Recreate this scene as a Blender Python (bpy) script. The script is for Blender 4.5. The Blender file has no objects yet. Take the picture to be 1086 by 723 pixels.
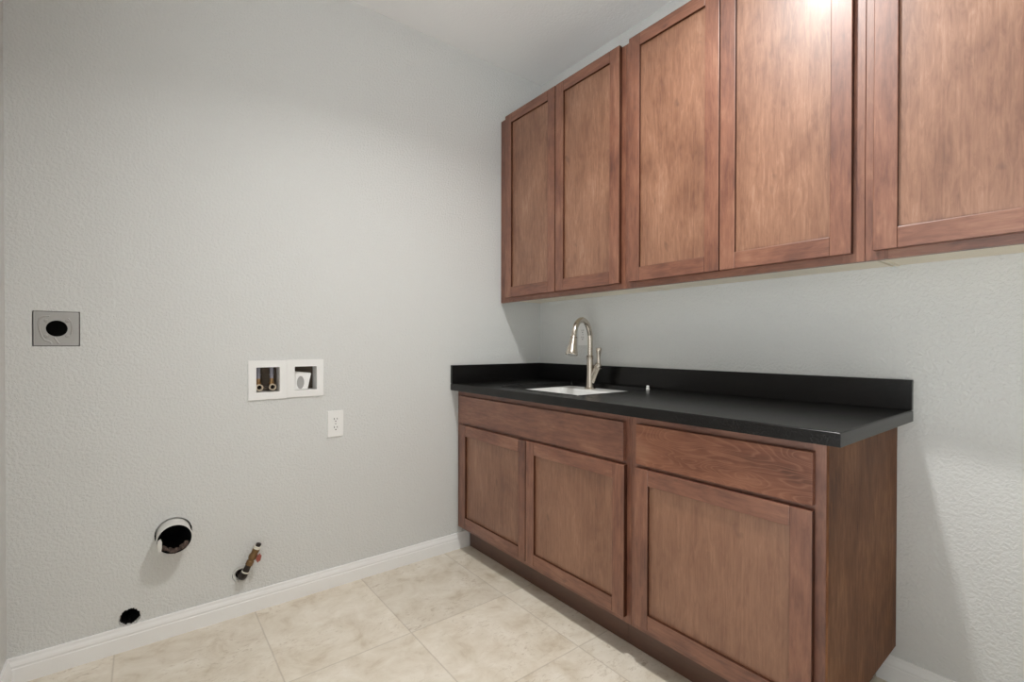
import bpy, bmesh, math, random
from mathutils import Vector, Matrix

random.seed(7)
SC = bpy.context.scene
COL = SC.collection

# ------------------------------------------------------------------ camera
F_PX = 502.6
YAW, PITCH, ROLL = -0.6623, -0.0069, 0.0017
fw = Vector((math.sin(-YAW), math.cos(YAW), 0)); rt = Vector((math.cos(YAW), math.sin(YAW), 0)); up = Vector((0, 0, 1))
c, s = math.cos(PITCH), math.sin(PITCH)
fw2 = c * fw + s * up; up2 = c * up - s * fw
c, s = math.cos(ROLL), math.sin(ROLL)
rt2 = c * rt + s * up2; up3 = c * up2 - s * rt
cam_d = bpy.data.cameras.new('camera')
cam = bpy.data.objects.new('camera', cam_d); COL.objects.link(cam)
cam.matrix_world = Matrix(((rt2.x, up3.x, -fw2.x, -1.9768), (rt2.y, up3.y, -fw2.y, -2.2442), (rt2.z, up3.z, -fw2.z, 1.1233), (0, 0, 0, 1)))
cam_d.sensor_width = 36; cam_d.sensor_fit = 'HORIZONTAL'
cam_d.lens = F_PX / 1086 * 36
cam_d.shift_y = 7.78 / 1086
cam_d.clip_start = 0.02
SC.camera = cam

# ------------------------------------------------------------------ world, lamps, exposure
w = bpy.data.worlds.new('world'); SC.world = w; w.use_nodes = True
_t = w.node_tree; _bg = _t.nodes['Background']
_tc = _t.nodes.new('ShaderNodeTexCoord'); _sx = _t.nodes.new('ShaderNodeSeparateXYZ'); _mr = _t.nodes.new('ShaderNodeMapRange')
_t.links.new(_tc.outputs['Generated'], _sx.inputs[0]); _t.links.new(_sx.outputs[2], _mr.inputs[0])
_mr.inputs[1].default_value = -0.5; _mr.inputs[2].default_value = 0.25      # added fill light: brighter below the horizon to lift the ceiling, dimmer above
_mr.inputs[3].default_value = 6.6; _mr.inputs[4].default_value = 0.5
_bg.inputs[0].default_value = (0.975, 1.0, 1.0, 1); _t.links.new(_mr.outputs[0], _bg.inputs[1])

ld = bpy.data.lights.new('ceiling_lamp', 'AREA'); ld.shape = 'DISK'; ld.size = 0.12
ld.spread = 2.5; ld.energy = 21; ld.color = (1.0, 0.99, 0.965)
lo = bpy.data.objects.new('ceiling_lamp', ld); COL.objects.link(lo); lo.location = (-1.03, -1.46, 2.722)

vs = SC.view_settings
vs.view_transform = 'Standard'; vs.look = 'None'; vs.gamma = 1; vs.use_curve_mapping = False
vs.exposure = -0.05

# ------------------------------------------------------------------ helpers
ROOTLOC = {}

def link(name, bm, mats, parent=None, smooth=False, loc=None):
    """One mesh object from a bmesh given in room coordinates."""
    org = Vector(loc) if loc is not None else Vector((0, 0, 0))
    if parent is not None:
        org = Vector(ROOTLOC[parent.name])
    bmesh.ops.translate(bm, verts=bm.verts, vec=-org)
    bmesh.ops.recalc_face_normals(bm, faces=bm.faces)
    me = bpy.data.meshes.new(name); bm.to_mesh(me); bm.free()
    if not isinstance(mats, (list, tuple)): mats = [mats]
    for m in mats: me.materials.append(m)
    if smooth:
        for p in me.polygons: p.use_smooth = True
        try: me.set_sharp_from_angle(angle=math.radians(35))
        except Exception: pass
    o = bpy.data.objects.new(name, me); COL.objects.link(o)
    if parent is not None:
        o.parent = parent
        ROOTLOC[o.name] = org
    else:
        o.location = org; ROOTLOC[o.name] = org
    return o

def thing(name, loc, label, cat, group=None):
    o = bpy.data.objects.new(name, None); COL.objects.link(o)
    o.empty_display_size = 0.05
    o.location = loc; ROOTLOC[o.name] = Vector(loc)
    return tag(o, label, cat, group)

def tag(o, label, cat, group=None):
    o['label'] = label; o['category'] = cat
    if group: o['group'] = group
    return o

def struct(o):
    o['kind'] = 'structure'; return o

def merge(bm, t):
    me = bpy.data.meshes.new('tmp'); t.to_mesh(me); t.free(); bm.from_mesh(me); bpy.data.meshes.remove(me)

def box(bm, x0, x1, y0, y1, z0, z1, bev=0.0, mat=0, seg=2):
    t = bmesh.new()
    bmesh.ops.create_cube(t, size=1)
    for v in t.verts:
        v.co = Vector(((x0 + x1) / 2 + v.co.x * (x1 - x0), (y0 + y1) / 2 + v.co.y * (y1 - y0), (z0 + z1) / 2 + v.co.z * (z1 - z0)))
    if bev > 0:
        bmesh.ops.bevel(t, geom=list(t.edges), offset=bev, segments=seg, affect='EDGES', profile=0.5)
    for f in t.faces: f.material_index = mat
    merge(bm, t)

def frame_axes(d):
    d = Vector(d).normalized()
    a = Vector((0, 0, 1)) if abs(d.z) < 0.95 else Vector((1, 0, 0))
    u = d.cross(a).normalized(); v = d.cross(u).normalized()
    return d, u, v

def lathe(bm, base, axis, prof, n=32, mat=0, cap0=True, cap1=True):
    """prof: list of (distance along axis, radius)."""
    d, u, v = frame_axes(axis); base = Vector(base)
    rings = []
    for h, r in prof:
        rings.append([bm.verts.new(base + d * h + (u * math.cos(2 * math.pi * i / n) + v * math.sin(2 * math.pi * i / n)) * max(r, 1e-5)) for i in range(n)])
    for a, b in zip(rings, rings[1:]):
        for i in range(n):
            f = bm.faces.new((a[i], a[(i + 1) % n], b[(i + 1) % n], b[i])); f.material_index = mat
    if cap0: bm.faces.new(rings[0][::-1]).material_index = mat
    if cap1: bm.faces.new(rings[-1]).material_index = mat

def tube(bm, pts, rad, n=20, mat=0):
    pts = [Vector(p) for p in pts]
    if not isinstance(rad, (list, tuple)): rad = [rad] * len(pts)
    d0 = (pts[1] - pts[0]).normalized(); _, u, v = frame_axes(d0)
    rings = []; prev = d0
    for i, p in enumerate(pts):
        d = (pts[min(i + 1, len(pts) - 1)] - pts[max(i - 1, 0)]).normalized()
        q = prev.rotation_difference(d); u = (q @ u).normalized(); v = d.cross(u).normalized(); prev = d
        rings.append([bm.verts.new(p + (u * math.cos(2 * math.pi * k / n) + v * math.sin(2 * math.pi * k / n)) * rad[i]) for k in range(n)])
    for a, b in zip(rings, rings[1:]):
        for k in range(n):
            bm.faces.new((a[k], a[(k + 1) % n], b[(k + 1) % n], b[k])).material_index = mat
    bm.faces.new(rings[0][::-1]).material_index = mat; bm.faces.new(rings[-1]).material_index = mat

def plate(bm, outer, holes, mp, d0, d1, mat=0, side=None):
    """Flat plate with holes; outer and holes are 2D loops, mp(u, v, d) -> point."""
    side = mat if side is None else side
    for d in (d0, d1):
        es = []
        for lp in [outer] + holes:
            vsn = [bm.verts.new(mp(u, v, d)) for u, v in lp]
            es += [bm.edges.new((vsn[i], vsn[(i + 1) % len(vsn)])) for i in range(len(vsn))]
        r = bmesh.ops.triangle_fill(bm, use_beauty=True, use_dissolve=False, edges=es)
        for g in r['geom']:
            if isinstance(g, bmesh.types.BMFace): g.material_index = mat
    for lp in [outer] + holes:
        n = len(lp)
        for i in range(n):
            (a, b), (e, f) = lp[i], lp[(i + 1) % n]
            fc = bm.faces.new([bm.verts.new(mp(*q)) for q in ((a, b, d0), (e, f, d0), (e, f, d1), (a, b, d1))])
            fc.material_index = side
    bmesh.ops.remove_doubles(bm, verts=bm.verts, dist=1e-6)

def rrect(u0, u1, v0, v1, r=0.0, n=5):
    if r <= 0: return [(u0, v0), (u1, v0), (u1, v1), (u0, v1)]
    out = []
    for cx, cy, a in ((u1 - r, v0 + r, -90), (u1 - r, v1 - r, 0), (u0 + r, v1 - r, 90), (u0 + r, v0 + r, 180)):
        for k in range(n + 1):
            t = math.radians(a + 90 * k / n); out.append((cx + r * math.cos(t), cy + r * math.sin(t)))
    return out

def circ(cu, cv, r, n=32, r2=None, jag=0.0, rnd=None):
    out = []
    for k in range(n):
        t = 2 * math.pi * k / n; q = 1 + (rnd.uniform(-jag, jag) if rnd else 0)
        out.append((cu + r * q * math.cos(t), cv + (r2 or r) * q * math.sin(t)))
    return out

XZ = lambda u, v, d: Vector((u, d, v))     # plates on the washer wall
YZ = lambda u, v, d: Vector((d, u, v))     # plates on the cabinet wall
XY = lambda u, v, d: Vector((u, v, d))

# ------------------------------------------------------------------ materials
def srgb(r, g, b):
    f = lambda q: (q / 255 / 12.92) if q / 255 <= 0.04045 else ((q / 255 + 0.055) / 1.055) ** 2.4
    return (f(r), f(g), f(b), 1)

class NT:
    def __init__(self, name):
        self.m = bpy.data.materials.new(name); self.m.use_nodes = True
        self.t = self.m.node_tree; self.b = self.t.nodes['Principled BSDF']
    def n(self, typ, **kw):
        nd = self.t.nodes.new(typ)
        for k, v in kw.items(): setattr(nd, k, v)
        return nd
    def l(self, a, b): self.t.links.new(a, b)
    def ramp(self, fac, stops):
        r = self.n('ShaderNodeValToRGB'); e = r.color_ramp.elements
        while len(e) < len(stops): e.new(0.5)
        for i, (p, c) in enumerate(stops): e[i].position = p; e[i].color = c
        self.l(fac, r.inputs[0]); return r.outputs[0]
    def mix(self, fac, a, b, mode='MIX'):
        m = self.n('ShaderNodeMix', data_type='RGBA', blend_type=mode)
        if isinstance(fac, (int, float)): m.inputs[0].default_value = fac
        else: self.l(fac, m.inputs[0])
        for i, q in ((6, a), (7, b)):
            if isinstance(q, tuple): m.inputs[i].default_value = q
            else: self.l(q, m.inputs[i])
        return m.outputs[2]
    def math(self, op, a, b=None):
        m = self.n('ShaderNodeMath', operation=op)
        for i, q in enumerate((a, b)):
            if q is None: continue
            if isinstance(q, (int, float)): m.inputs[i].default_value = q
            else: self.l(q, m.inputs[i])
        return m.outputs[0]
    def coords(self, scale, rand=True, rot=(0, 0, 0)):
        tc = self.n('ShaderNodeTexCoord'); out = tc.outputs['Object']
        if rand:
            oi = self.n('ShaderNodeObjectInfo')
            v = self.n('ShaderNodeVectorMath', operation='SCALE'); v.inputs[0].default_value = (13.1, 7.7, 5.3)
            self.l(oi.outputs['Random'], v.inputs['Scale'])
            a = self.n('ShaderNodeVectorMath', operation='ADD'); self.l(out, a.inputs[0]); self.l(v.outputs[0], a.inputs[1]); out = a.outputs[0]
        mp = self.n('ShaderNodeMapping'); mp.inputs['Scale'].default_value = scale; mp.inputs['Rotation'].default_value = rot
        self.l(out, mp.inputs[0]); return mp.outputs[0]
    def noise(self, vec, scale, detail=4, rough=0.5, dist=0.0):
        nz = self.n('ShaderNodeTexNoise'); nz.inputs['Scale'].default_value = scale; nz.inputs['Detail'].default_value = detail
        nz.inputs['Roughness'].default_value = rough; nz.inputs['Distortion'].default_value = dist
        self.l(vec, nz.inputs['Vector']); return nz.outputs['Fac']
    def bump(self, h, strength, dist):
        b = self.n('ShaderNodeBump'); b.inputs['Strength'].default_value = strength; b.inputs['Distance'].default_value = dist
        self.l(h, b.inputs['Height']); self.l(b.outputs[0], self.b.inputs['Normal'])

def plain(name, col, rough=0.5, metal=0.0, bump=None, var=0.0, spec=None):
    k = NT(name); b = k.b
    b.inputs['Roughness'].default_value = rough; b.inputs['Metallic'].default_value = metal
    if spec is not None: b.inputs['Specular IOR Level'].default_value = spec
    nz = k.noise(k.coords((1, 1, 1), rand=False), 18, 3)
    d = tuple(x * (1 - var) for x in col[:3]) + (1,)
    k.l(k.mix(nz, d, col), b.inputs['Base Color'])
    if bump: k.bump(k.noise(k.coords((1, 1, 1), rand=False), bump[0], 3, 0.55), bump[1], bump[2])
    return k.m

def wall_paint(name, col, scale, strength, dist):
    k = NT(name); b = k.b
    b.inputs['Roughness'].default_value = 0.42; b.inputs['Specular IOR Level'].default_value = 0.35
    v = k.coords((1, 1, 1), rand=False)
    big = k.noise(v, 1.1, 2)
    k.l(k.mix(big, tuple(x * 0.985 for x in col[:3]) + (1,), col), b.inputs['Base Color'])
    n1 = k.noise(v, scale, 2, 0.5, 0.4)
    bl = k.ramp(n1, [(0.38, (0, 0, 0, 1)), (0.62, (1, 1, 1, 1))])
    k.bump(bl, strength, dist)
    return k.m

def wood(name, axis, stops, panel=False, rough=0.46, matte=False, con=1.0):
    """Stained maple; grain along axis 'z' or 'y'."""
    k = NT(name); b = k.b
    s = (1, 1, 0.16) if axis == 'z' else (1, 0.16, 1)
    s2 = (1, 1, 0.035) if axis == 'z' else (1, 0.035, 1)
    s3 = (1, 1, 0.45) if axis == 'z' else (1, 0.45, 1)
    blotch = k.noise(k.coords(s3), 7.0, 4, 0.6, 0.6)
    streak = k.noise(k.coords(s, rot=(0.17 if panel else 0.03, 0, 0)), 74, 5, 0.66, 1.0 if panel else 0.5)
    fine = k.noise(k.coords(s2), 190, 3, 0.6)
    f = k.math('ADD', k.math('MULTIPLY', blotch, 0.55), k.math('MULTIPLY', streak, 0.45))
    f = k.math('ADD', k.math('MULTIPLY', k.math('SUBTRACT', f, 0.5), con), 0.5)
    f = k.math('ADD', f, k.math('MULTIPLY', k.math('SUBTRACT', fine, 0.5), 0.16))
    col = k.ramp(f, stops)
    # dark mineral flecks
    fl = k.noise(k.coords((1, 1, 0.5) if axis == 'z' else (1, 0.5, 1)), 22, 2, 0.5, 0.3)
    m = k.ramp(fl, [(0.69, (0, 0, 0, 1)), (0.80, (1, 1, 1, 1))])
    col = k.mix(k.math('MULTIPLY', m, 0.45), col, tuple(q * 0.45 for q in stops[0][1][:3]) + (1,))
    k.l(col, b.inputs['Base Color'])
    b.inputs['Roughness'].default_value = rough
    b.inputs['Specular IOR Level'].default_value = 0.2 if matte else 0.9
    if not matte:
        b.inputs['Coat Weight'].default_value = 0.22; b.inputs['Coat Roughness'].default_value = 0.24
    k.bump(f, 0.06, 0.002)
    return k.m

def figured(name, stops):
    """Flat-sawn drawer front: swirling cathedral lines along y."""
    k = NT(name); b = k.b
    v = k.coords((1, 0.36, 1))
    base = k.noise(v, 7.0, 2, 0.5, 0.9)
    rings = k.math('FRACT', k.math('MULTIPLY', base, 22.0))
    line = k.ramp(rings, [(0.0, (1, 1, 1, 1)), (0.22, (0.25, 0.25, 0.25, 1)), (0.8, (0.1, 0.1, 0.1, 1)), (1.0, (1, 1, 1, 1))])
    fine = k.noise(k.coords((1, 0.05, 1)), 170, 3, 0.6)
    bl = k.noise(k.coords((1, 0.4, 1)), 9, 4, 0.6)
    f = k.math('ADD', k.math('MULTIPLY', bl, 0.75), k.math('MULTIPLY', fine, 0.25))
    col = k.ramp(f, stops)
    col = k.mix(k.math('MULTIPLY', line, 0.5), col, stops[-1][1])
    k.l(col, b.inputs['Base Color']); b.inputs['Roughness'].default_value = 0.46
    return k.m

def floor_mat():
    k = NT('travertine_tile'); b = k.b
    tc = k.n('ShaderNodeTexCoord'); sx = k.n('ShaderNodeSeparateXYZ'); k.l(tc.outputs['Object'], sx.inputs[0])
    X, Y = sx.outputs[0], sx.outputs[1]
    tx = k.math('DIVIDE', k.math('ADD', X, 1.6065 + 0.4545 * 10), 0.4545)
    ty = k.math('DIVIDE', k.math('ADD', Y, 0.5505 + 0.4605 * 10), 0.4605)
    ty = k.math('MINIMUM', ty, 10.5)          # the row against the wall is one wide tile
    def edge(t, pitch):
        fr = k.math('FRACT', t); e = k.math('MINIMUM', fr, k.math('SUBTRACT', 1.0, fr)); return k.math('MULTIPLY', e, pitch)
    e = k.math('MINIMUM', edge(tx, 0.4545), edge(ty, 0.4605))
    cell = k.n('ShaderNodeCombineXYZ'); k.l(k.math('FLOOR', tx), cell.inputs[0]); k.l(k.math('FLOOR', ty), cell.inputs[1])
    wn = k.n('ShaderNodeTexWhiteNoise', noise_dimensions='3D'); k.l(cell.outputs[0], wn.inputs['Vector'])
    off = k.n('ShaderNodeVectorMath', operation='SCALE'); k.l(wn.outputs['Color'], off.inputs[0]); off.inputs['Scale'].default_value = 9.0
    pv = k.n('ShaderNodeVectorMath', operation='ADD'); k.l(tc.outputs['Object'], pv.inputs[0]); k.l(off.outputs[0], pv.inputs[1])
    v = pv.outputs[0]
    cloud = k.noise(v, 8.0, 7, 0.66, 0.5)
    col = k.ramp(cloud, [(0.28, srgb(204, 190, 168)), (0.44, srgb(224, 214, 197)), (0.62, srgb(236, 228, 214)), (0.78, srgb(241, 235, 224))])
    # veined brownish mottling and pits
    v2 = k.n('ShaderNodeMapping'); v2.inputs['Scale'].default_value = (1, 1.9, 1); v2.inputs['Rotation'].default_value = (0, 0, 0.5); k.l(v, v2.inputs[0])
    mot = k.noise(v2.outputs[0], 34, 6, 0.7, 0.6)
    gate = k.ramp(k.noise(v, 4.0, 2), [(0.45, (0, 0, 0, 1)), (0.62, (1, 1, 1, 1))])
    mm = k.ramp(mot, [(0.54, (0, 0, 0, 1)), (0.68, (1, 1, 1, 1))])
    col = k.mix(k.math('MULTIPLY', k.math('MULTIPLY', mm, gate), 0.6), col, srgb(170, 150, 122))
    pits = k.ramp(k.noise(v2.outputs[0], 70, 3, 0.5), [(0.68, (0, 0, 0, 1)), (0.74, (1, 1, 1, 1))])
    col = k.mix(k.math('MULTIPLY', k.math('MULTIPLY', pits, gate), 0.5), col, srgb(140, 122, 98))
    tone = k.math('ADD', 0.94, k.math('MULTIPLY', wn.outputs['Value'], 0.09))
    tn = k.n('ShaderNodeCombineColor'); [k.l(tone, tn.inputs[i]) for i in range(3)]
    col = k.mix(1.0, col, tn.outputs[0], 'MULTIPLY')
    g = k.ramp(e, [(0.0009, (1, 1, 1, 1)), (0.0020, (0, 0, 0, 1))])
    col = k.mix(k.math('MULTIPLY', g, 0.42), col, srgb(158, 144, 124))
    k.l(col, b.inputs['Base Color'])
    b.inputs['Roughness'].default_value = 0.38; b.inputs['Specular IOR Level'].default_value = 0.35
    k.bump(k.math('SUBTRACT', cloud, g), 0.12, 0.002)
    return k.m

def stone():
    k = NT('black_quartz'); b = k.b
    v = k.coords((1, 1, 1), rand=False)
    sp = k.ramp(k.noise(v, 420, 2, 0.5), [(0.62, srgb(15, 14, 14)), (0.74, srgb(66, 65, 64))])
    k.l(sp, b.inputs['Base Color'])
    b.inputs['Roughness'].default_value = 0.26; b.inputs['Specular IOR Level'].default_value = 0.36
    k.bump(k.noise(v, 300, 2), 0.05, 0.001)
    return k.m

UP = [(0.32, srgb(92, 55, 37)), (0.44, srgb(122, 80, 57)), (0.56, srgb(146, 103, 78)), (0.70, srgb(174, 133, 108))]
UPF = [(0.32, srgb(82, 43, 29)), (0.44, srgb(112, 66, 47)), (0.56, srgb(132, 84, 62)), (0.70, srgb(154, 108, 84))]
M_WV = wood('stained_maple_upright', 'z', UPF)
M_WH = wood('stained_maple_level', 'y', UPF)
M_WP = wood('stained_maple_panel', 'z', UP, panel=True, con=0.82)
M_WPL = wood('stained_maple_smooth_panel', 'z', UP, panel=True, con=0.62)
M_EDGE_SHADE = wood('painted_edge_shade', 'z', [(0.3, srgb(52, 28, 17)), (0.7, srgb(84, 48, 32))], matte=True)
M_END = wood('brown_end_laminate', 'z', [(0.34, srgb(84, 50, 30)), (0.5, srgb(112, 73, 47)), (0.66, srgb(140, 99, 70))], rough=0.55, matte=True)
M_FIG = figured('stained_maple_figured', UPF)
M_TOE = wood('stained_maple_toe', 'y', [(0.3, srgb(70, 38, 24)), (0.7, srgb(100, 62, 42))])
M_UND = plain('pale_maple_laminate', srgb(244, 234, 214), 0.5, var=0.05)
M_WALL = wall_paint('wall_orange_peel', srgb(220, 221, 219), 105, 0.5, 0.0024)
M_CEIL = wall_paint('ceiling_paint', srgb(244, 244, 243), 90, 0.25, 0.002)
M_TRIM = plain('white_trim_paint', srgb(247, 247, 246), 0.32, var=0.02)
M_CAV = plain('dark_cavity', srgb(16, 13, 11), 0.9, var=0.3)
M_STONE = stone()
M_FLOOR = floor_mat()
M_SINK = plain('white_sink_enamel', srgb(240, 240, 238), 0.22, var=0.01)
M_PLAST = plain('white_plastic', srgb(243, 243, 241), 0.35, var=0.02)
M_GREYP = plain('grey_plastic', srgb(168, 168, 166), 0.4, var=0.06)
M_DARK = plain('dark_slot', srgb(30, 28, 27), 0.6)
M_NICK = plain('brushed_nickel', srgb(205, 196, 184), 0.24, 1.0, var=0.05)
M_GALV = plain('galvanised_steel', srgb(186, 184, 181), 0.42, 0.55, var=0.18)
M_PAINTS = plain('white_painted_metal', srgb(226, 225, 220), 0.45, var=0.06)
M_PALEB = plain('pale_brass', srgb(222, 206, 184), 0.4, 0.4, var=0.15)
M_BRASS = plain('brass', srgb(186, 150, 108), 0.34, 0.9, var=0.35)
M_AGED = plain('aged_brass', srgb(146, 116, 80), 0.38, 0.75, var=0.55)
M_IRON = plain('black_iron_pipe', srgb(46, 36, 31), 0.45, 0.3, var=0.4)
M_RED = plain('red_lever', srgb(170, 92, 76), 0.45, var=0.15)
M_TAPE = plain('white_thread_tape', srgb(226, 220, 206), 0.6, var=0.1)
M_LINT = plain('grey_brown_lint', srgb(104, 88, 80), 0.95, bump=(90, 0.9, 0.01), var=0.5)
M_SHELL = plain('dull_box_steel', srgb(120, 112, 102), 0.6, 0.2, var=0.3)
M_PEX = plain('blue_grey_pipe', srgb(150, 150, 162), 0.4, var=0.15)
M_BACKB = plain('brown_box_back', srgb(98, 86, 74), 0.8, var=0.3)

# ------------------------------------------------------------------ room
WX, WY, ZC = -2.332, -2.84, 2.7487
rnd = random.Random(3)
VENT = (-1.884, 0.395); GAS = (-1.657, 0.168); DRAIN = (-2.0165, 0.114)
drain_loop = circ(DRAIN[0], DRAIN[1], 0.0315, 52, 0.0325, 0.09, rnd)
vent_loop = circ(VENT[0], VENT[1], 0.0595, 48, None, 0.012, rnd)

bm = bmesh.new()
holes = [rrect(-2.269, -2.1495, 1.1165, 1.2365), rrect(-1.618, -1.488, 0.905, 1.040), rrect(-1.467, -1.335, 0.905, 1.040),
         vent_loop, circ(GAS[0], GAS[1], 0.0312, 36, None, 0.03, rnd), drain_loop]
plate(bm, rrect(WX - 0.1, 0.1, -0.1, ZC + 0.1), holes, XZ, 0.0, 0.016)
# closed cavity behind the plasterboard
box(bm, WX - 0.1, 0.1, 0.150, 0.160, -0.1, ZC + 0.1, mat=1)
for a in ((WX - 0.1, WX - 0.09, -0.1, ZC + 0.1), (0.09, 0.1, -0.1, ZC + 0.1), (WX - 0.09, 0.09, -0.1, -0.09), (WX - 0.09, 0.09, ZC + 0.09, ZC + 0.1)):
    box(bm, a[0], a[1], 0.016, 0.150, a[2], a[3], mat=1)
struct(link('wall_back', bm, [M_WALL, M_CAV]))
bm = bmesh.new(); box(bm, 0, 0.1, WY - 0.1, 0, -0.1, ZC + 0.1); struct(link('wall_right', bm, M_WALL))
LEFT_FILL_OPEN = (-2.70, -1.50, 0.0005, 2.45)     # assumed unseen opening beside the camera, added to let fill light in
bm = bmesh.new()
plate(bm, rrect(WY - 0.1, 0, -0.1, ZC + 0.1), [rrect(*LEFT_FILL_OPEN)], YZ, WX - 0.1, WX)
struct(link('wall_left', bm, M_WALL))
bm = bmesh.new(); box(bm, WX - 0.1, 0.1, WY - 0.1, WY, -0.1, ZC + 0.1); struct(link('wall_rear', bm, M_WALL))
bm = bmesh.new(); box(bm, WX - 0.1, 0.1, WY - 0.1, 0.1, -0.1, 0); struct(link('floor', bm, M_FLOOR))
bm = bmesh.new(); box(bm, WX - 0.1, 0.1, WY - 0.1, 0.1, ZC, ZC + 0.1); struct(link('ceiling', bm, M_CEIL))

# baseboards with a stepped, eased profile
BPROF = [(0, 0), (0.0135, 0), (0.0135, 0.052), (0.0118, 0.0545), (0.0118, 0.058), (0.0125, 0.062), (0.0105, 0.070), (0.0075, 0.077), (0.0070, 0.0840), (0.0055, 0.0872), (0, 0.0872)]
def run(bm, p0, p1, nrm):
    a = [bm.verts.new(Vector(p0) + Vector(nrm) * d + Vector((0, 0, h))) for d, h in BPROF]
    b = [bm.verts.new(Vector(p1) + Vector(nrm) * d + Vector((0, 0, h))) for d, h in BPROF]
    for i in range(len(a)):
        j = (i + 1) % len(a); bm.faces.new((a[i], a[j], b[j], b[i]))
    bm.faces.new(a); bm.faces.new(b[::-1])
bm = bmesh.new(); run(bm, (WX, 0, 0), (-0.5335, 0, 0), (0, -1, 0)); struct(link('baseboard_back', bm, M_TRIM))
bm = bmesh.new(); run(bm, (0, -1.742, 0), (0, WY, 0), (-1, 0, 0)); struct(link('baseboard_right', bm, M_TRIM))
bm = bmesh.new(); run(bm, (WX, -0.0135, 0), (WX, -1.50, 0), (1, 0, 0)); struct(link('baseboard_left', bm, M_TRIM))
# trim ring of the ceiling lamp
bm = bmesh.new(); lathe(bm, (-1.03, -1.46, ZC), (0, 0, -1), [(0, 0.13), (0.012, 0.13), (0.02, 0.12), (0.020, 0.02)], 48); struct(link('trim_1', bm, M_TRIM, smooth=True))

# ------------------------------------------------------------------ cabinets
def door(root, xf, th, y0, y1, z0, z1, st, rl, depth=0.0105, rl2=None, pm=None):
    """Five-piece door; outer face at x = xf, y0 > y1 (left edge first)."""
    rl2 = rl2 or rl
    bm = bmesh.new(); xb = xf + th; b = 0.0022
    box(bm, xf, xb, y0 - st, y0, z0, z1, b, 0); box(bm, xf, xb, y1, y1 + st, z0, z1, b, 0)
    box(bm, xf, xb, y1 + st - 0.0002, y0 - st + 0.0002, z1 - rl2, z1, b, 1); box(bm, xf, xb, y1 + st - 0.0002, y0 - st + 0.0002, z0, z0 + rl, b, 1)
    bm.normal_update()
    for f in bm.faces:      # shade on the square edges and panel reveals, put into the colour
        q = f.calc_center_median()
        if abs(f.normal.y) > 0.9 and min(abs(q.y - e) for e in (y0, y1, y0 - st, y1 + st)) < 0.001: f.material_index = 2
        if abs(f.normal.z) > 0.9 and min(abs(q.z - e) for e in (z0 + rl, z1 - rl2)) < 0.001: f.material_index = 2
    d = link('door', bm, [M_WV, M_WH, M_EDGE_SHADE], root)
    bm = bmesh.new()
    box(bm, xf + depth, xf + depth + 0.006, y1 + st - 0.006, y0 - st + 0.006, z0 + rl - 0.006, z1 - rl2 + 0.006)
    link('panel', bm, pm or M_WPL, d)
    return d

def wall_cabinet(y0, y1, doors, stiles, label, gap=0.0012):
    """Wall unit from y0 down to y1; stiles = (left width, right width, centre)."""
    zb, zt, xf = 1.370, 2.432, -0.3106
    r = thing('wall_cabinet', (-0.155, (y0 + y1) / 2, zb), label, 'cabinet', 'wall cabinets above the counter')
    g = 0.0006
    bm = bmesh.new()
    for a, b2 in ((y0 - 0.012, y0 - g), (y1 + gap, y1 + 0.012)):
        box(bm, xf + 0.019, -0.001, a, b2, zb + 0.0165, zt, 0, 1)
    box(bm, xf + 0.019, -0.001, y1 + 0.012, y0 - 0.012, zb + 0.019, zb + 0.031, 0, 1)
    box(bm, xf + 0.019, -0.001, y1 + 0.012, y0 - 0.012, zt - 0.02, zt - 0.008, 0, 0)
    box(bm, -0.007, -0.001, y1 + 0.012, y0 - 0.012, zb + 0.031, zt - 0.02, 0, 0)
    # undersides of the side panels are raw pale board too
    for f in bm.faces:
        if f.calc_center_median().z < zb + 0.035: f.material_index = 1
    link('carcass', bm, [M_WV, M_UND], r)
    bm = bmesh.new(); b = 0.0008; rail = 0.045
    box(bm, xf, xf + 0.019, y0 - stiles[0], y0 - g, zb, zt, b, 0); box(bm, xf, xf + 0.019, y1 + g, y1 + stiles[1], zb, zt, b, 0)
    cy = stiles[2]
    box(bm, xf, xf + 0.019, cy - 0.02, cy + 0.02, zb + rail, zt - rail, b, 0)
    box(bm, xf + 0.0002, xf + 0.019, y1 + stiles[1], y0 - stiles[0], zb, zb + rail, b, 1)
    box(bm, xf + 0.0002, xf + 0.019, y1 + stiles[1], y0 - stiles[0], zt - rail, zt, b, 1)
    link('face_frame', bm, [M_WV, M_WH], r)
    for a, b2 in doors:
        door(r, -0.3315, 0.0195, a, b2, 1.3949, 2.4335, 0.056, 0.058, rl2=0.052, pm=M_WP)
    return r

wall_cabinet(0.0 - 0.0005, -0.9142, [(-0.0675, -0.4828), (-0.4872, -0.8935)], (0.095, 0.05, -0.485), 'brown two-door wall cabinet in the far corner, touching the wall with the valve boxes')
wall_cabinet(-0.9142, -1.7840, [(-0.9435, -1.3480), (-1.3515, -1.7560)], (0.055, 0.055, -1.3497), 'brown two-door wall cabinet in the middle of the row, above the counter\'s open end', gap=0.006)
wall_cabinet(-1.7840, -2.6538, [(-1.8080, -2.2170), (-2.2205, -2.6250)], (0.055, 0.055, -2.2188), 'brown wall cabinet nearest the viewer, cut off by the right edge of the picture')

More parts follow.
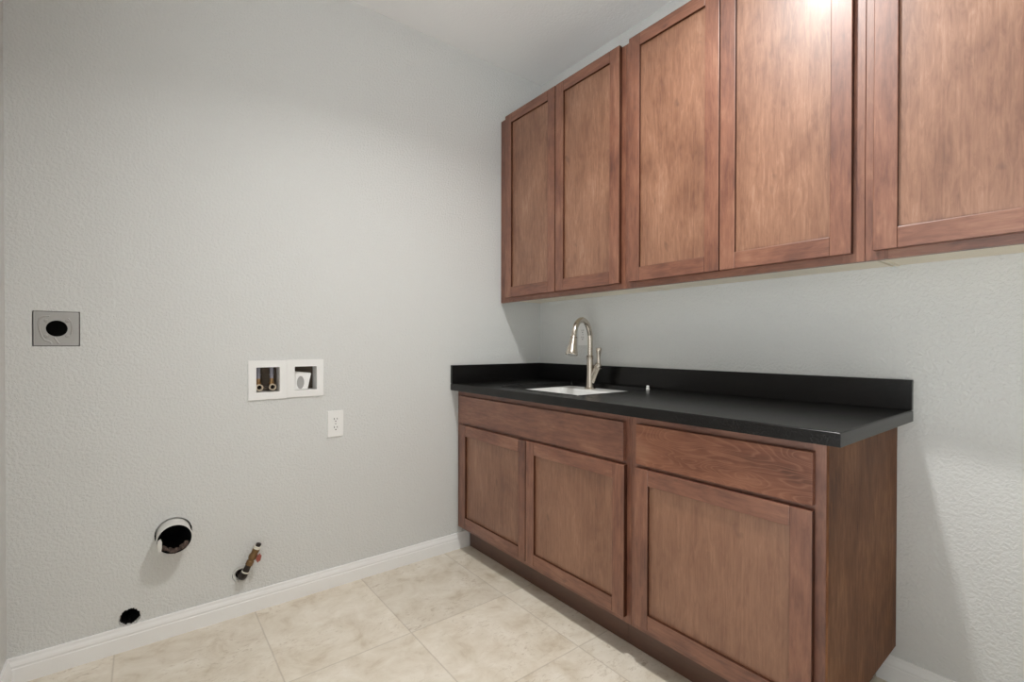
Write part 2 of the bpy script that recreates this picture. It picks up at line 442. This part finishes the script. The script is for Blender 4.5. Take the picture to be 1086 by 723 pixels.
ZB, ZT, XB = 0.1234, 0.8770, -0.603
def base_cabinet(name, y0, y1, toe0, toe1, label, rt_end):
    r = thing(name, (-0.30, (y0 + y1) / 2, 0), label, 'cabinet')
    g = 0.0006
    bm = bmesh.new()
    box(bm, XB + 0.019, -0.001, y0 - 0.016, y0 - g, ZB + 0.001, ZT)
    if not rt_end: box(bm, XB + 0.019, -0.001, y1 + g, y1 + 0.016, ZB + 0.001, ZT)
    ye = y1 + (0.010 if rt_end else 0.016)
    box(bm, XB + 0.019, -0.001, ye, y0 - 0.016, ZB + 0.006, ZB + 0.018)
    box(bm, -0.007, -0.001, ye, y0 - 0.016, ZB + 0.018, ZT)
    link('carcass', bm, [M_WV], r)
    if rt_end:
        bm = bmesh.new(); box(bm, XB + 0.0015, -0.001, y1 - 0.004, y1 + 0.0095, ZB, ZT, 0.0008); link('end_panel', bm, M_END, r)
    # recessed plinth
    bm = bmesh.new()
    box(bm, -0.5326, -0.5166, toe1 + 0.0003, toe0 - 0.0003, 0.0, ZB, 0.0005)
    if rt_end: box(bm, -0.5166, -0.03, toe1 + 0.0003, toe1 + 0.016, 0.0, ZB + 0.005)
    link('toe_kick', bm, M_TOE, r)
    return r

sc = base_cabinet('sink_cabinet', -0.0005, -1.1777, -0.0142, -1.1096, 'brown base cabinet in the corner under the sink, two doors below one false drawer front', False)
bm = bmesh.new(); b = 0.0008; X1 = XB + 0.019
box(bm, XB, X1, -0.075, -0.0011, ZB, ZT, b, 0); box(bm, XB, X1, -1.1771, -1.139, ZB, ZT, b, 0)
box(bm, XB + .0002, X1, -1.139, -0.075, ZB, ZB + 0.042, b, 1); box(bm, XB + .0002, X1, -1.139, -0.075, 0.68, 0.722, b, 1); box(bm, XB + .0002, X1, -1.139, -0.075, ZT - 0.04, ZT, b, 1)
box(bm, XB + .0002, X1, -0.627, -0.587, ZB + 0.042, 0.68, b, 0)
link('face_frame', bm, [M_WV, M_WH], sc)
bm = bmesh.new(); box(bm, -0.623, -0.6035, -1.1535, -0.046, 0.7095, 0.849, 0.0022); link('false_drawer_front', bm, M_WH, sc)
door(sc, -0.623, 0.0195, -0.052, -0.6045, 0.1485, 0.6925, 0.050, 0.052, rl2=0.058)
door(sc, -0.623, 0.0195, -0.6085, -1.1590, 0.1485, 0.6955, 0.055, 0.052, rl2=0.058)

dc = base_cabinet('drawer_cabinet', -1.1777, -1.7880, -1.1096, -1.738, 'brown base cabinet at the counter\'s open end with one drawer above one door', True)
bm = bmesh.new()
box(bm, XB, X1, -1.215, -1.1783, ZB, ZT, b, 0); box(bm, XB, X1, -1.7865, -1.738, ZB, ZT, b, 0)
box(bm, XB + .0002, X1, -1.738, -1.215, ZB, ZB + 0.042, b, 1); box(bm, XB + .0002, X1, -1.738, -1.215, 0.68, 0.722, b, 1); box(bm, XB + .0002, X1, -1.738, -1.215, ZT - 0.04, ZT, b, 1)
link('face_frame', bm, [M_WV, M_WH], dc)
bm = bmesh.new(); box(bm, -0.623, -0.6035, -1.7620, -1.2095, 0.7105, 0.850, 0.0022); link('drawer_front', bm, M_FIG, dc)
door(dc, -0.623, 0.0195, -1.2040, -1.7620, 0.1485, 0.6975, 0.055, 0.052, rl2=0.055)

# ------------------------------------------------------------------ countertop, sink, faucet
ct = thing('countertop', (-0.33, -0.92, 0.877), 'black stone countertop with low upstands, running over both base cabinets', 'countertop')
bm = bmesh.new()
OX0, OX1, OY0, OY1 = -0.560, -0.062, -0.875, -0.338
plate(bm, rrect(-0.6528, -0.001, -1.8328, -0.001), [rrect(OX0, OX1, OY0, OY1, 0.012, 4)], XY, 0.894, 0.914)
es = [e for e in bm.edges if all(v.co.z > 0.9139 for v in e.verts) and len(e.link_faces) == 2 and abs(e.link_faces[0].normal.dot(e.link_faces[1].normal)) < 0.5]
bm.normal_update()
es = [e for e in bm.edges if all(v.co.z > 0.9139 for v in e.verts) and len(e.link_faces) == 2 and abs(e.link_faces[0].normal.z - e.link_faces[1].normal.z) > 0.5]
bmesh.ops.bevel(bm, geom=es, offset=0.0028, segments=3, affect='EDGES')
box(bm, -0.6528, -0.620, -1.8328, -0.001, 0.8777, 0.8941)
box(bm, -0.620, -0.001, -1.8328, -1.800, 0.8777, 0.8941)
box(bm, -0.620, -0.58, -1.800, -0.001, 0.8777, 0.8941)
link('slab', bm, M_STONE, ct)
bm = bmesh.new(); box(bm, -0.020, -0.001, -1.8328, -0.001, 0.9142, 1.0128, 0.0012); link('back_upstand', bm, M_STONE, ct)
bm = bmesh.new(); box(bm, -0.6528, -0.0203, -0.020, -0.001, 0.9142, 1.0128, 0.0012); link('side_upstand', bm, M_STONE, ct)

sk = thing('sink', (-0.33, -0.60, 0.69), 'white undermount sink set in the black countertop under the faucet', 'sink')
bm = bmesh.new()
def loop(z, u0, u1, v0, v1, r): return [bm.verts.new((u, v, z)) for u, v in rrect(u0, u1, v0, v1, r, 5)]
rings = [loop(0.8785, -0.578, -0.03, -0.895, -0.318, 0.03), loop(0.8935, -0.578, -0.03, -0.895, -0.318, 0.03),
         loop(0.8935, -0.550, -0.175, -0.865, -0.348, 0.05), loop(0.888, -0.544, -0.181, -0.859, -0.354, 0.048),
         loop(0.72, -0.530, -0.195, -0.845, -0.368, 0.05), loop(0.70, -0.505, -0.22, -0.82, -0.393, 0.05), loop(0.694, -0.40, -0.325, -0.68, -0.55, 0.03)]
for a, b2 in zip(rings, rings[1:]):
    for i in range(len(a)): bm.faces.new((a[i], a[(i + 1) % len(a)], b2[(i + 1) % len(a)], b2[i]))
bm.faces.new(rings[-1])
link('basin', bm, M_SINK, sk, smooth=True)
bm = bmesh.new(); lathe(bm, (-0.3625, -0.615, 0.6935), (0, 0, 1), [(0, 0.045), (0.003, 0.045), (0.0045, 0.038), (0.002, 0.03), (0.002, 0.004)], 32)
link('drain_strainer', bm, M_NICK, sk, smooth=True)

FX, FY, FZ = -0.119, -0.530, 0.8936
fa = thing('faucet', (FX, FY, FZ), 'brushed nickel gooseneck faucet with side lever standing behind the sink', 'faucet')
P0 = Vector((FX, FY, FZ)); S = Vector((-0.945, -0.32, 0)).normalized(); R = Vector((0.40, -0.916, 0)).normalized(); Z = Vector((0, 0, 1))
bm = bmesh.new()
lathe(bm, P0, Z, [(0, 0.030), (0.004, 0.030), (0.007, 0.027), (0.009, 0.0245), (0.03, 0.0225), (0.09, 0.0185), (0.158, 0.0162)], 32)
link('body', bm, M_NICK, fa, smooth=True)
bm = bmesh.new()
lathe(bm, P0 + Z * 0.158, Z, [(0, 0.0150), (0.001, 0.0185), (0.004, 0.0195), (0.007, 0.0185), (0.008, 0.0150), (0.010, 0.0150), (0.0115, 0.0185), (0.015, 0.0192), (0.018, 0.0175), (0.019, 0.014)], 32)
link('collar', bm, M_NICK, fa, smooth=True)
RA = 0.097; ZA = 0.262
pts = [P0 + Z * h for h in (0.172, 0.20, 0.23, 0.25)]
for k in range(0, 23):
    t = math.radians(k * 168 / 22); pts.append(P0 + Z * ZA + S * (RA - RA * math.cos(t)) + Z * RA * math.sin(t))
tdir = (pts[-1] - pts[-2]).normalized()
pts.append(pts[-1] + tdir * 0.012)
bm = bmesh.new(); tube(bm, pts, 0.0135, 24); link('spout', bm, M_NICK, fa, smooth=True)
bm = bmesh.new()
lathe(bm, pts[-1] - tdir * 0.002, tdir, [(0, 0.0138), (0.001, 0.0172), (0.005, 0.0178), (0.007, 0.0166), (0.03, 0.0192), (0.055, 0.0235), (0.080, 0.0288), (0.088, 0.0305), (0.092, 0.0300), (0.094, 0.0270), (0.092, 0.0245), (0.092, 0.002)], 32)
sh = link('spray_head', bm, M_NICK, fa, smooth=True)
bm = bmesh.new(); lathe(bm, pts[-1] + tdir * 0.0895, tdir, [(0, 0.022), (0.004, 0.022), (0.0055, 0.018)], 28); link('spray_face', bm, M_GREYP, sh, smooth=True)
hub = P0 + R * 0.044 + Z * 0.118 + S * 0.002
bm = bmesh.new()
q0 = P0 + R * 0.004 + Z * 0.030
tube(bm, [q0, q0.lerp(hub, 0.3), q0.lerp(hub, 0.65), hub - (hub - q0).normalized() * 0.008], [0.0165, 0.0190, 0.0190, 0.0195], 24)
link('valve_arm', bm, M_NICK, fa, smooth=True)
bm = bmesh.new()
ad = (hub - q0).normalized()
lathe(bm, hub - ad * 0.010, ad, [(0, 0.0200), (0.003, 0.0225), (0.008, 0.0225), (0.010, 0.0205), (0.018, 0.0195), (0.026, 0.015), (0.030, 0.004)], 28)
hb = link('handle_hub', bm, M_NICK, fa, smooth=True)
h0 = hub + Z * 0.004 + R * 0.004
bm = bmesh.new()
tube(bm, [h0 + Z * q for q in (0, 0.016, 0.035, 0.055, 0.075, 0.088, 0.094, 0.096)], [0.0115, 0.0100, 0.0090, 0.0102, 0.0132, 0.0148, 0.0125, 0.005], 20)
link('lever', bm, M_NICK, fa, smooth=True)

bm = bmesh.new()
lathe(bm, (-0.112, -0.887, 0.9141), (0, 0, 1), [(0, 0.0065), (0.002, 0.0075), (0.009, 0.0072), (0.0105, 0.0050), (0.013, 0.0048), (0.015, 0.0068), (0.019, 0.0066), (0.0215, 0.003)], 24)
tag(link('bottle_cap', bm, M_PLAST, smooth=True, loc=(-0.112, -0.887, 0.9141)), 'tiny white cap standing on the black countertop just right of the sink', 'cap')

# ------------------------------------------------------------------ receptacles
def outlet(mp, sgn, cu, cv, wd, ht, label, root_loc):
    """mp(u, v, d): wall coordinates, d grows into the room."""
    r = thing('wall_outlet', root_loc, label, 'outlet')
    def slab(bm, u0, u1, v0, v1, d0, d1, rr, mat=0):
        plate(bm, rrect(u0, u1, v0, v1, rr, 4), [], mp, d0, d1, mat)
    bm = bmesh.new()
    l0 = rrect(cu - wd / 2, cu + wd / 2, cv - ht / 2, cv + ht / 2, 0.004, 3)
    l1 = rrect(cu - wd / 2 + 0.002, cu + wd / 2 - 0.002, cv - ht / 2 + 0.002, cv + ht / 2 - 0.002, 0.004, 3)
    A = [bm.verts.new(mp(u, v, 0.0002)) for u, v in l0]; B = [bm.verts.new(mp(u, v, 0.0045)) for u, v in l0]; C2 = [bm.verts.new(mp(u, v, 0.0065)) for u, v in l1]
    for a, b2 in ((A, B), (B, C2)):
        for i in range(len(a)): bm.faces.new((a[i], a[(i + 1) % len(a)], b2[(i + 1) % len(a)], b2[i]))
    bm.faces.new(C2); bm.faces.new(A[::-1])
    link('cover_plate', bm, M_PLAST, r)
    for dv in (0.0195, -0.0195):
        bm = bmesh.new()
        lp = [(cu + 0.0168 * math.cos(t), cv + dv + max(-0.0135, min(0.0135, 0.0168 * math.sin(t)))) for t in [2 * math.pi * k / 32 for k in range(32)]]
        plate(bm, lp, [], mp, 0.0064, 0.0082)
        f = link('socket', bm, M_PLAST, r)
        bm = bmesh.new()
        for du, hh in ((-0.0066, 0.0085), (0.0066, 0.0070)):
            slab(bm, cu + du - 0.0013, cu + du + 0.0013, cv + dv + 0.004 - hh / 2, cv + dv + 0.004 + hh / 2, 0.0081, 0.0085, 0)
        plate(bm, circ(cu, cv + dv - 0.0075, 0.0027, 14), [], mp, 0.0081, 0.0085)
        link('slots', bm, M_DARK, f)
    bm = bmesh.new(); plate(bm, circ(cu, cv, 0.0028, 14), [], mp, 0.0064, 0.0074); link('screw', bm, M_GREYP, r)
    return r
outlet(lambda u, v, d: Vector((u, -d, v)), 1, -1.270, 0.7567, 0.073, 0.121, 'white duplex outlet on the open wall, low and right of the two white valve boxes', (-1.270, 0, 0.696))
outlet(lambda u, v, d: Vector((-d, u, v)), 1, -0.371, 1.1835, 0.074, 0.124, 'white duplex outlet half hidden behind the faucet, above the black upstand', (0, -0.371, 1.12))

# steel dryer receptacle box without its receptacle
r = thing('dryer_outlet_box', (-2.209, 0.0, 1.12), 'square bare steel electrical cover with a round black hole, leftmost on the wall', 'electrical box')
bm = bmesh.new(); cx, cz = -2.2085, 1.1775
plate(bm, rrect(-2.2655, -2.1525, 1.1188, 1.2345, 0.002, 3), [circ(cx, cz, 0.0275, 40)] + [circ(cx + a * 0.0235, cz + b2 * 0.0275, 0.0028, 10) for a in (-1, 1) for b2 in (-1, 1)], XZ, 0.0005, 0.0020)
link('cover_plate', bm, M_GALV, r)
bm = bmesh.new()   # raised, embossed ridge around the hole
rr = [(cx + a, 0.0007, cz + b2) for a, b2 in ((-0.013, -0.053), (-0.016, -0.046), (-0.030, -0.040), (-0.037, -0.028), (-0.043, -0.004), (-0.046, 0.018), (-0.043, 0.034), (-0.034, 0.041), (-0.018, 0.042))]
tube(bm, rr, 0.0030, 8)
tube(bm, [(cx + 0.028, 0.0007, cz + 0.036), (cx + 0.036, 0.0007, cz + 0.024), (cx + 0.038, 0.0007, cz), (cx + 0.036, 0.0007, cz - 0.020)], 0.0026, 8)
tube(bm, [(cx - 0.006, 0.0007, cz - 0.031), (cx + 0.001, 0.0007, cz - 0.045), (cx + 0.006, 0.0007, cz - 0.053)], 0.0030, 8)
link('raised_ridge', bm, M_GALV, r, smooth=True)
for a in (-1, 1):
    for b2 in (-1, 1):
        bm = bmesh.new(); lathe(bm, (cx + a * 0.0265, 0.0008, cz + b2 * 0.0262), (0, -1, 0), [(0, 0.0056), (0.0022, 0.0054), (0.0036, 0.0036), (0.0036, 0.0005)], 14); link('screw', bm, M_GALV, r, smooth=True)
bm = bmesh.new()
for f in ((-2.266, -2.262, 1.119, 1.234), (-2.156, -2.152, 1.119, 1.234), (-2.262, -2.156, 1.119, 1.123), (-2.262, -2.156, 1.230, 1.234)):
    box(bm, f[0], f[1], 0.0022, 0.055, f[2], f[3])
box(bm, -2.266, -2.152, 0.055, 0.058, 1.119, 1.234, mat=1)
box(bm, -2.262, -2.156, 0.0026, 0.0036, 1.123, 1.150, mat=1)
link('box_shell', bm, [M_SHELL, M_CAV], r)

# white supply and drain boxes
def recess(root, o, h, depth, wallm, backm):
    """White frame o=(x0,x1,z0,z1), opening h, hollow box behind it."""
    bm = bmesh.new()
    plate(bm, rrect(*o, 0.002, 3), [rrect(*h, 0.003, 3)], XZ, -0.0065, -0.0004)
    es = [e for e in bm.edges if all(v.co.y < -0.0064 for v in e.verts) and len(e.link_faces) == 2 and abs(e.link_faces[0].normal.y - e.link_faces[1].normal.y) > 0.5]
    link('frame', bm, M_PLAST, root)
    bm = bmesh.new(); t = 0.003
    box(bm, h[0] - t, h[0], -0.0003, depth, h[2] - t, h[3] + t); box(bm, h[1], h[1] + t, -0.0003, depth, h[2] - t, h[3] + t)
    box(bm, h[0], h[1], -0.0003, depth, h[2] - t, h[2]); box(bm, h[0], h[1], -0.0003, depth, h[3], h[3] + t)
    box(bm, h[0] - t, h[1] + t, depth, depth + t, h[2] - t, h[3] + t, mat=1)
    link('box_shell', bm, [wallm, backm], root)

r = thing('supply_valve_box', (-1.554, 0, 0.8895), 'white wall box with two brass hose valves inside, left half of the pair', 'valve box')
recess(r, (-1.6285, -1.4800, 0.8895, 1.0560), (-1.5985, -1.5075, 0.9205, 1.0265), 0.062, M_PLAST, M_BACKB)
for cxv in (-1.5835, -1.5325):
    y = 0.034
    bm = bmesh.new(); lathe(bm, (cxv, y, 0.945), (0, 0, 1), [(0, 0.009), (0.008, 0.0105), (0.016, 0.0105), (0.018, 0.0085), (0.030, 0.0085), (0.032, 0.0075)], 20)
    lathe(bm, (cxv, y, 0.945), (0, 0, -1), [(0, 0.009), (0.012, 0.010), (0.016, 0.006)], 20)
    v = link('valve', bm, M_BRASS, r, smooth=True)
    bm = bmesh.new(); lathe(bm, (cxv, y, 0.977), (0, 0, 1), [(0, 0.0080), (0.012, 0.0080), (0.013, 0.0092), (0.019, 0.0092), (0.020, 0.0080), (0.0475, 0.0080)], 20); link('supply_pipe', bm, M_PEX, v, smooth=True)
    bm = bmesh.new()   # hose thread: open ring facing the room
    lathe(bm, (cxv, y + 0.002, 0.940), (0, -1, 0), [(0, 0.0085), (0.010, 0.0085), (0.012, 0.0140), (0.030, 0.0140), (0.031, 0.0132), (0.031, 0.0100), (0.016, 0.0090)], 24, cap1=False)
    lathe(bm, (cxv, y - 0.013, 0.940), (0, -1, 0), [(0, 0.0087), (0.0006, 0.0087)], 24, mat=1)
    link('hose_outlet', bm, [M_PALEB, M_CAV], v, smooth=True)
bm = bmesh.new(); tube(bm, [(-1.573, 0.030, 0.942), (-1.566, 0.026, 0.947), (-1.557, 0.027, 0.941), (-1.548, 0.026, 0.946), (-1.543, 0.030, 0.942)], 0.004, 10)
link('lever', bm, M_IRON, r, smooth=True)

r = thing('drain_box', (-1.402, 0, 0.893), 'white wall box with a tilted white drain fitting inside, right half of the pair', 'drain box')
recess(r, (-1.4795, -1.3240, 0.8925, 1.0575), (-1.4470, -1.3535, 0.9215, 1.0265), 0.062, M_PLAST, M_BACKB)
bm = bmesh.new()
A = [(-1.444, 0.010, 0.9225), (-1.389, 0.010, 0.9225), (-1.371, 0.020, 0.995), (-1.441, 0.020, 1.004)]
fr = [bm.verts.new(p) for p in A]; bk = [bm.verts.new((x + 0.004, y + 0.030, z)) for x, y, z in A]
bm.faces.new(fr); bm.faces.new(bk[::-1])
for i in range(4): bm.faces.new((fr[i], fr[(i + 1) % 4], bk[(i + 1) % 4], bk[i]))
bmesh.ops.bevel(bm, geom=list(bm.edges), offset=0.002, segments=2, affect='EDGES')
ft = link('drain_fitting', bm, M_PLAST, r)
bm = bmesh.new()
lp = [(-1.4185 + 0.0150 * math.cos(t) + 0.05 * 0.03 * math.sin(t), 0.954 + 0.028 * math.sin(t)) for t in [2 * math.pi * k / 32 for k in range(32)]]
plate(bm, lp, [], lambda u, v2, d: Vector((u, d + (v2 - 0.9225) * 0.128, v2)), 0.0085, 0.0105)
link('knockout', bm, M_GREYP, ft)

# dryer duct
r = thing('dryer_duct', (VENT[0], 0, VENT[1] - 0.055), 'round white duct end with a black opening, sticking out of the wall near the floor', 'duct')
vx, vz = VENT; ya = -0.078
bm = bmesh.new()
lathe(bm, (vx, 0.140, vz), (0, -1, 0), [(0, 0.0545), (0.140 - ya, 0.0545), (0.140 - ya + 0.0004, 0.0538), (0.140 - ya, 0.0531)], 48, cap0=False, cap1=False)
for k in (0.010, 0.022):
    lathe(bm, (vx, ya + k, vz), (0, 1, 0), [(0, 0.0545), (0.0015, 0.0556), (0.003, 0.0545)], 48, cap0=False, cap1=False)
link('duct_pipe', bm, M_PAINTS, r, smooth=True)
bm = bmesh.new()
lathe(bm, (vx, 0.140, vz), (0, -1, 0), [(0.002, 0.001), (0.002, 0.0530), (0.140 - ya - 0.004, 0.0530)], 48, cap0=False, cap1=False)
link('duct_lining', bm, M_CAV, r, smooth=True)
rl = random.Random(11)
bm = bmesh.new()   # lint heaped along the lower lip
for k in range(26):
    a = math.radians(rl.uniform(212, 335)); q = rl.uniform(0.040, 0.0500)
    t = bmesh.new(); bmesh.ops.create_icosphere(t, subdivisions=2, radius=rl.uniform(0.005, 0.0095))
    for vv in t.verts: vv.co *= rl.uniform(0.8, 1.15)
    bmesh.ops.translate(t, verts=t.verts, vec=(vx + q * math.cos(a), ya + rl.uniform(-0.001, 0.02), vz + q * math.sin(a))); merge(bm, t)
link('lint', bm, M_LINT, r, smooth=True)
bm = bmesh.new()   # torn white strip at the left lip
tp = [(-0.0500, 0.008), (-0.0420, 0.012), (-0.0380, 0.000), (-0.0385, -0.018), (-0.0400, -0.034), (-0.0460, -0.0375), (-0.0490, -0.022), (-0.0520, -0.006)]
plate(bm, [(vx + a, vz + b2) for a, b2 in tp], [], XZ, ya - 0.003, ya + 0.001); link('torn_foil', bm, M_PAINTS, r)

# gas stub with valve
r = thing('gas_valve', (GAS[0], 0, GAS[1]), 'brass gas shutoff valve with a red lever on a black pipe stub above the baseboard', 'valve')
gx, gz = GAS
bm = bmesh.new(); lathe(bm, (gx, 0.010, gz), (0, -1, 0), [(0, 0.0285), (0.008, 0.0288), (0.0115, 0.0292), (0.0135, 0.0280), (0.0140, 0.0255), (0.0110, 0.0215), (0.006, 0.0190), (0.0, 0.0182)], 36, cap0=False, cap1=False)
link('wall_ring', bm, M_PAINTS, r, smooth=True)
bm = bmesh.new()
E0 = Vector((gx + 0.001, 0.12, gz - 0.001)); E1 = Vector((gx + 0.002, -0.030, gz - 0.002)); D = Vector((0.40, -0.10, 0.90)).normalized()
tube(bm, [E0, Vector((gx + .001, 0.02, gz)), E1 + Vector((0, 0.012, 0)), E1 + Vector((0.001, 0.003, 0.003)), E1 + Vector((0.004, -0.004, 0.010)), E1 + Vector((0.006, -0.006, 0.014)) + D * 0.004, E1 + Vector((0.006, -0.006, 0.014)) + D * 0.040],
     [0.0115, 0.0125, 0.0155, 0.0155, 0.0150, 0.0130, 0.0110], 20)
link('pipe_stub', bm, M_IRON, r, smooth=True)
V0 = E1 + Vector((0.006, -0.006, 0.014))
bm = bmesh.new(); lathe(bm, V0 + D * 0.006, D, [(0, 0.0130), (0.001, 0.0150), (0.005, 0.0150), (0.006, 0.0130)], 20); link('white_ring', bm, M_TAPE, r, smooth=True)
bm = bmesh.new(); lathe(bm, V0 + D * 0.038, D, [(0, 0.0110), (0.001, 0.0142), (0.017, 0.0142), (0.019, 0.0118), (0.024, 0.0118), (0.028, 0.0150), (0.038, 0.0160), (0.046, 0.0140), (0.050, 0.0125), (0.062, 0.0138), (0.068, 0.0138), (0.069, 0.0100)], 20)
link('valve_body', bm, M_AGED, r, smooth=True)
bm = bmesh.new(); lathe(bm, V0 + D * 0.106, D, [(0, 0.0120), (0.002, 0.0140), (0.011, 0.0132), (0.012, 0.010)], 20); link('thread_tape', bm, M_TAPE, r, smooth=True)
bm = bmesh.new(); lathe(bm, V0 + D * 0.117, D, [(0, 0.0090), (0.004, 0.0102), (0.012, 0.0098), (0.0135, 0.0070)], 8); link('plug', bm, M_IRON, r)
bm = bmesh.new()
hc = V0 + D * 0.071; sd = Vector((0.9, -0.25, -0.30)).normalized()
lathe(bm, hc + sd * 0.010, sd, [(0, 0.006), (0.008, 0.006)], 14)
t = bmesh.new(); bmesh.ops.create_cube(t, size=1)
for vv in t.verts: vv.co = Vector((vv.co.x * 0.016, vv.co.y * 0.020, vv.co.z * 0.034))
bmesh.ops.bevel(t, geom=list(t.edges), offset=0.006, segments=3, affect='EDGES')
bmesh.ops.rotate(t, verts=t.verts, cent=(0, 0, 0), matrix=Matrix.Rotation(0.25, 3, 'Y'))
bmesh.ops.translate(t, verts=t.verts, vec=hc + sd * 0.024); merge(bm, t)
link('lever', bm, M_RED, r, smooth=True)

# open drain hole: the pipe mouth sits inside the ragged plaster
dx, dz = DRAIN
bm = bmesh.new()
inner = [(dx + (u - dx) * 0.985, dz + (v - dz) * 0.985) for u, v in drain_loop]
n = len(inner)
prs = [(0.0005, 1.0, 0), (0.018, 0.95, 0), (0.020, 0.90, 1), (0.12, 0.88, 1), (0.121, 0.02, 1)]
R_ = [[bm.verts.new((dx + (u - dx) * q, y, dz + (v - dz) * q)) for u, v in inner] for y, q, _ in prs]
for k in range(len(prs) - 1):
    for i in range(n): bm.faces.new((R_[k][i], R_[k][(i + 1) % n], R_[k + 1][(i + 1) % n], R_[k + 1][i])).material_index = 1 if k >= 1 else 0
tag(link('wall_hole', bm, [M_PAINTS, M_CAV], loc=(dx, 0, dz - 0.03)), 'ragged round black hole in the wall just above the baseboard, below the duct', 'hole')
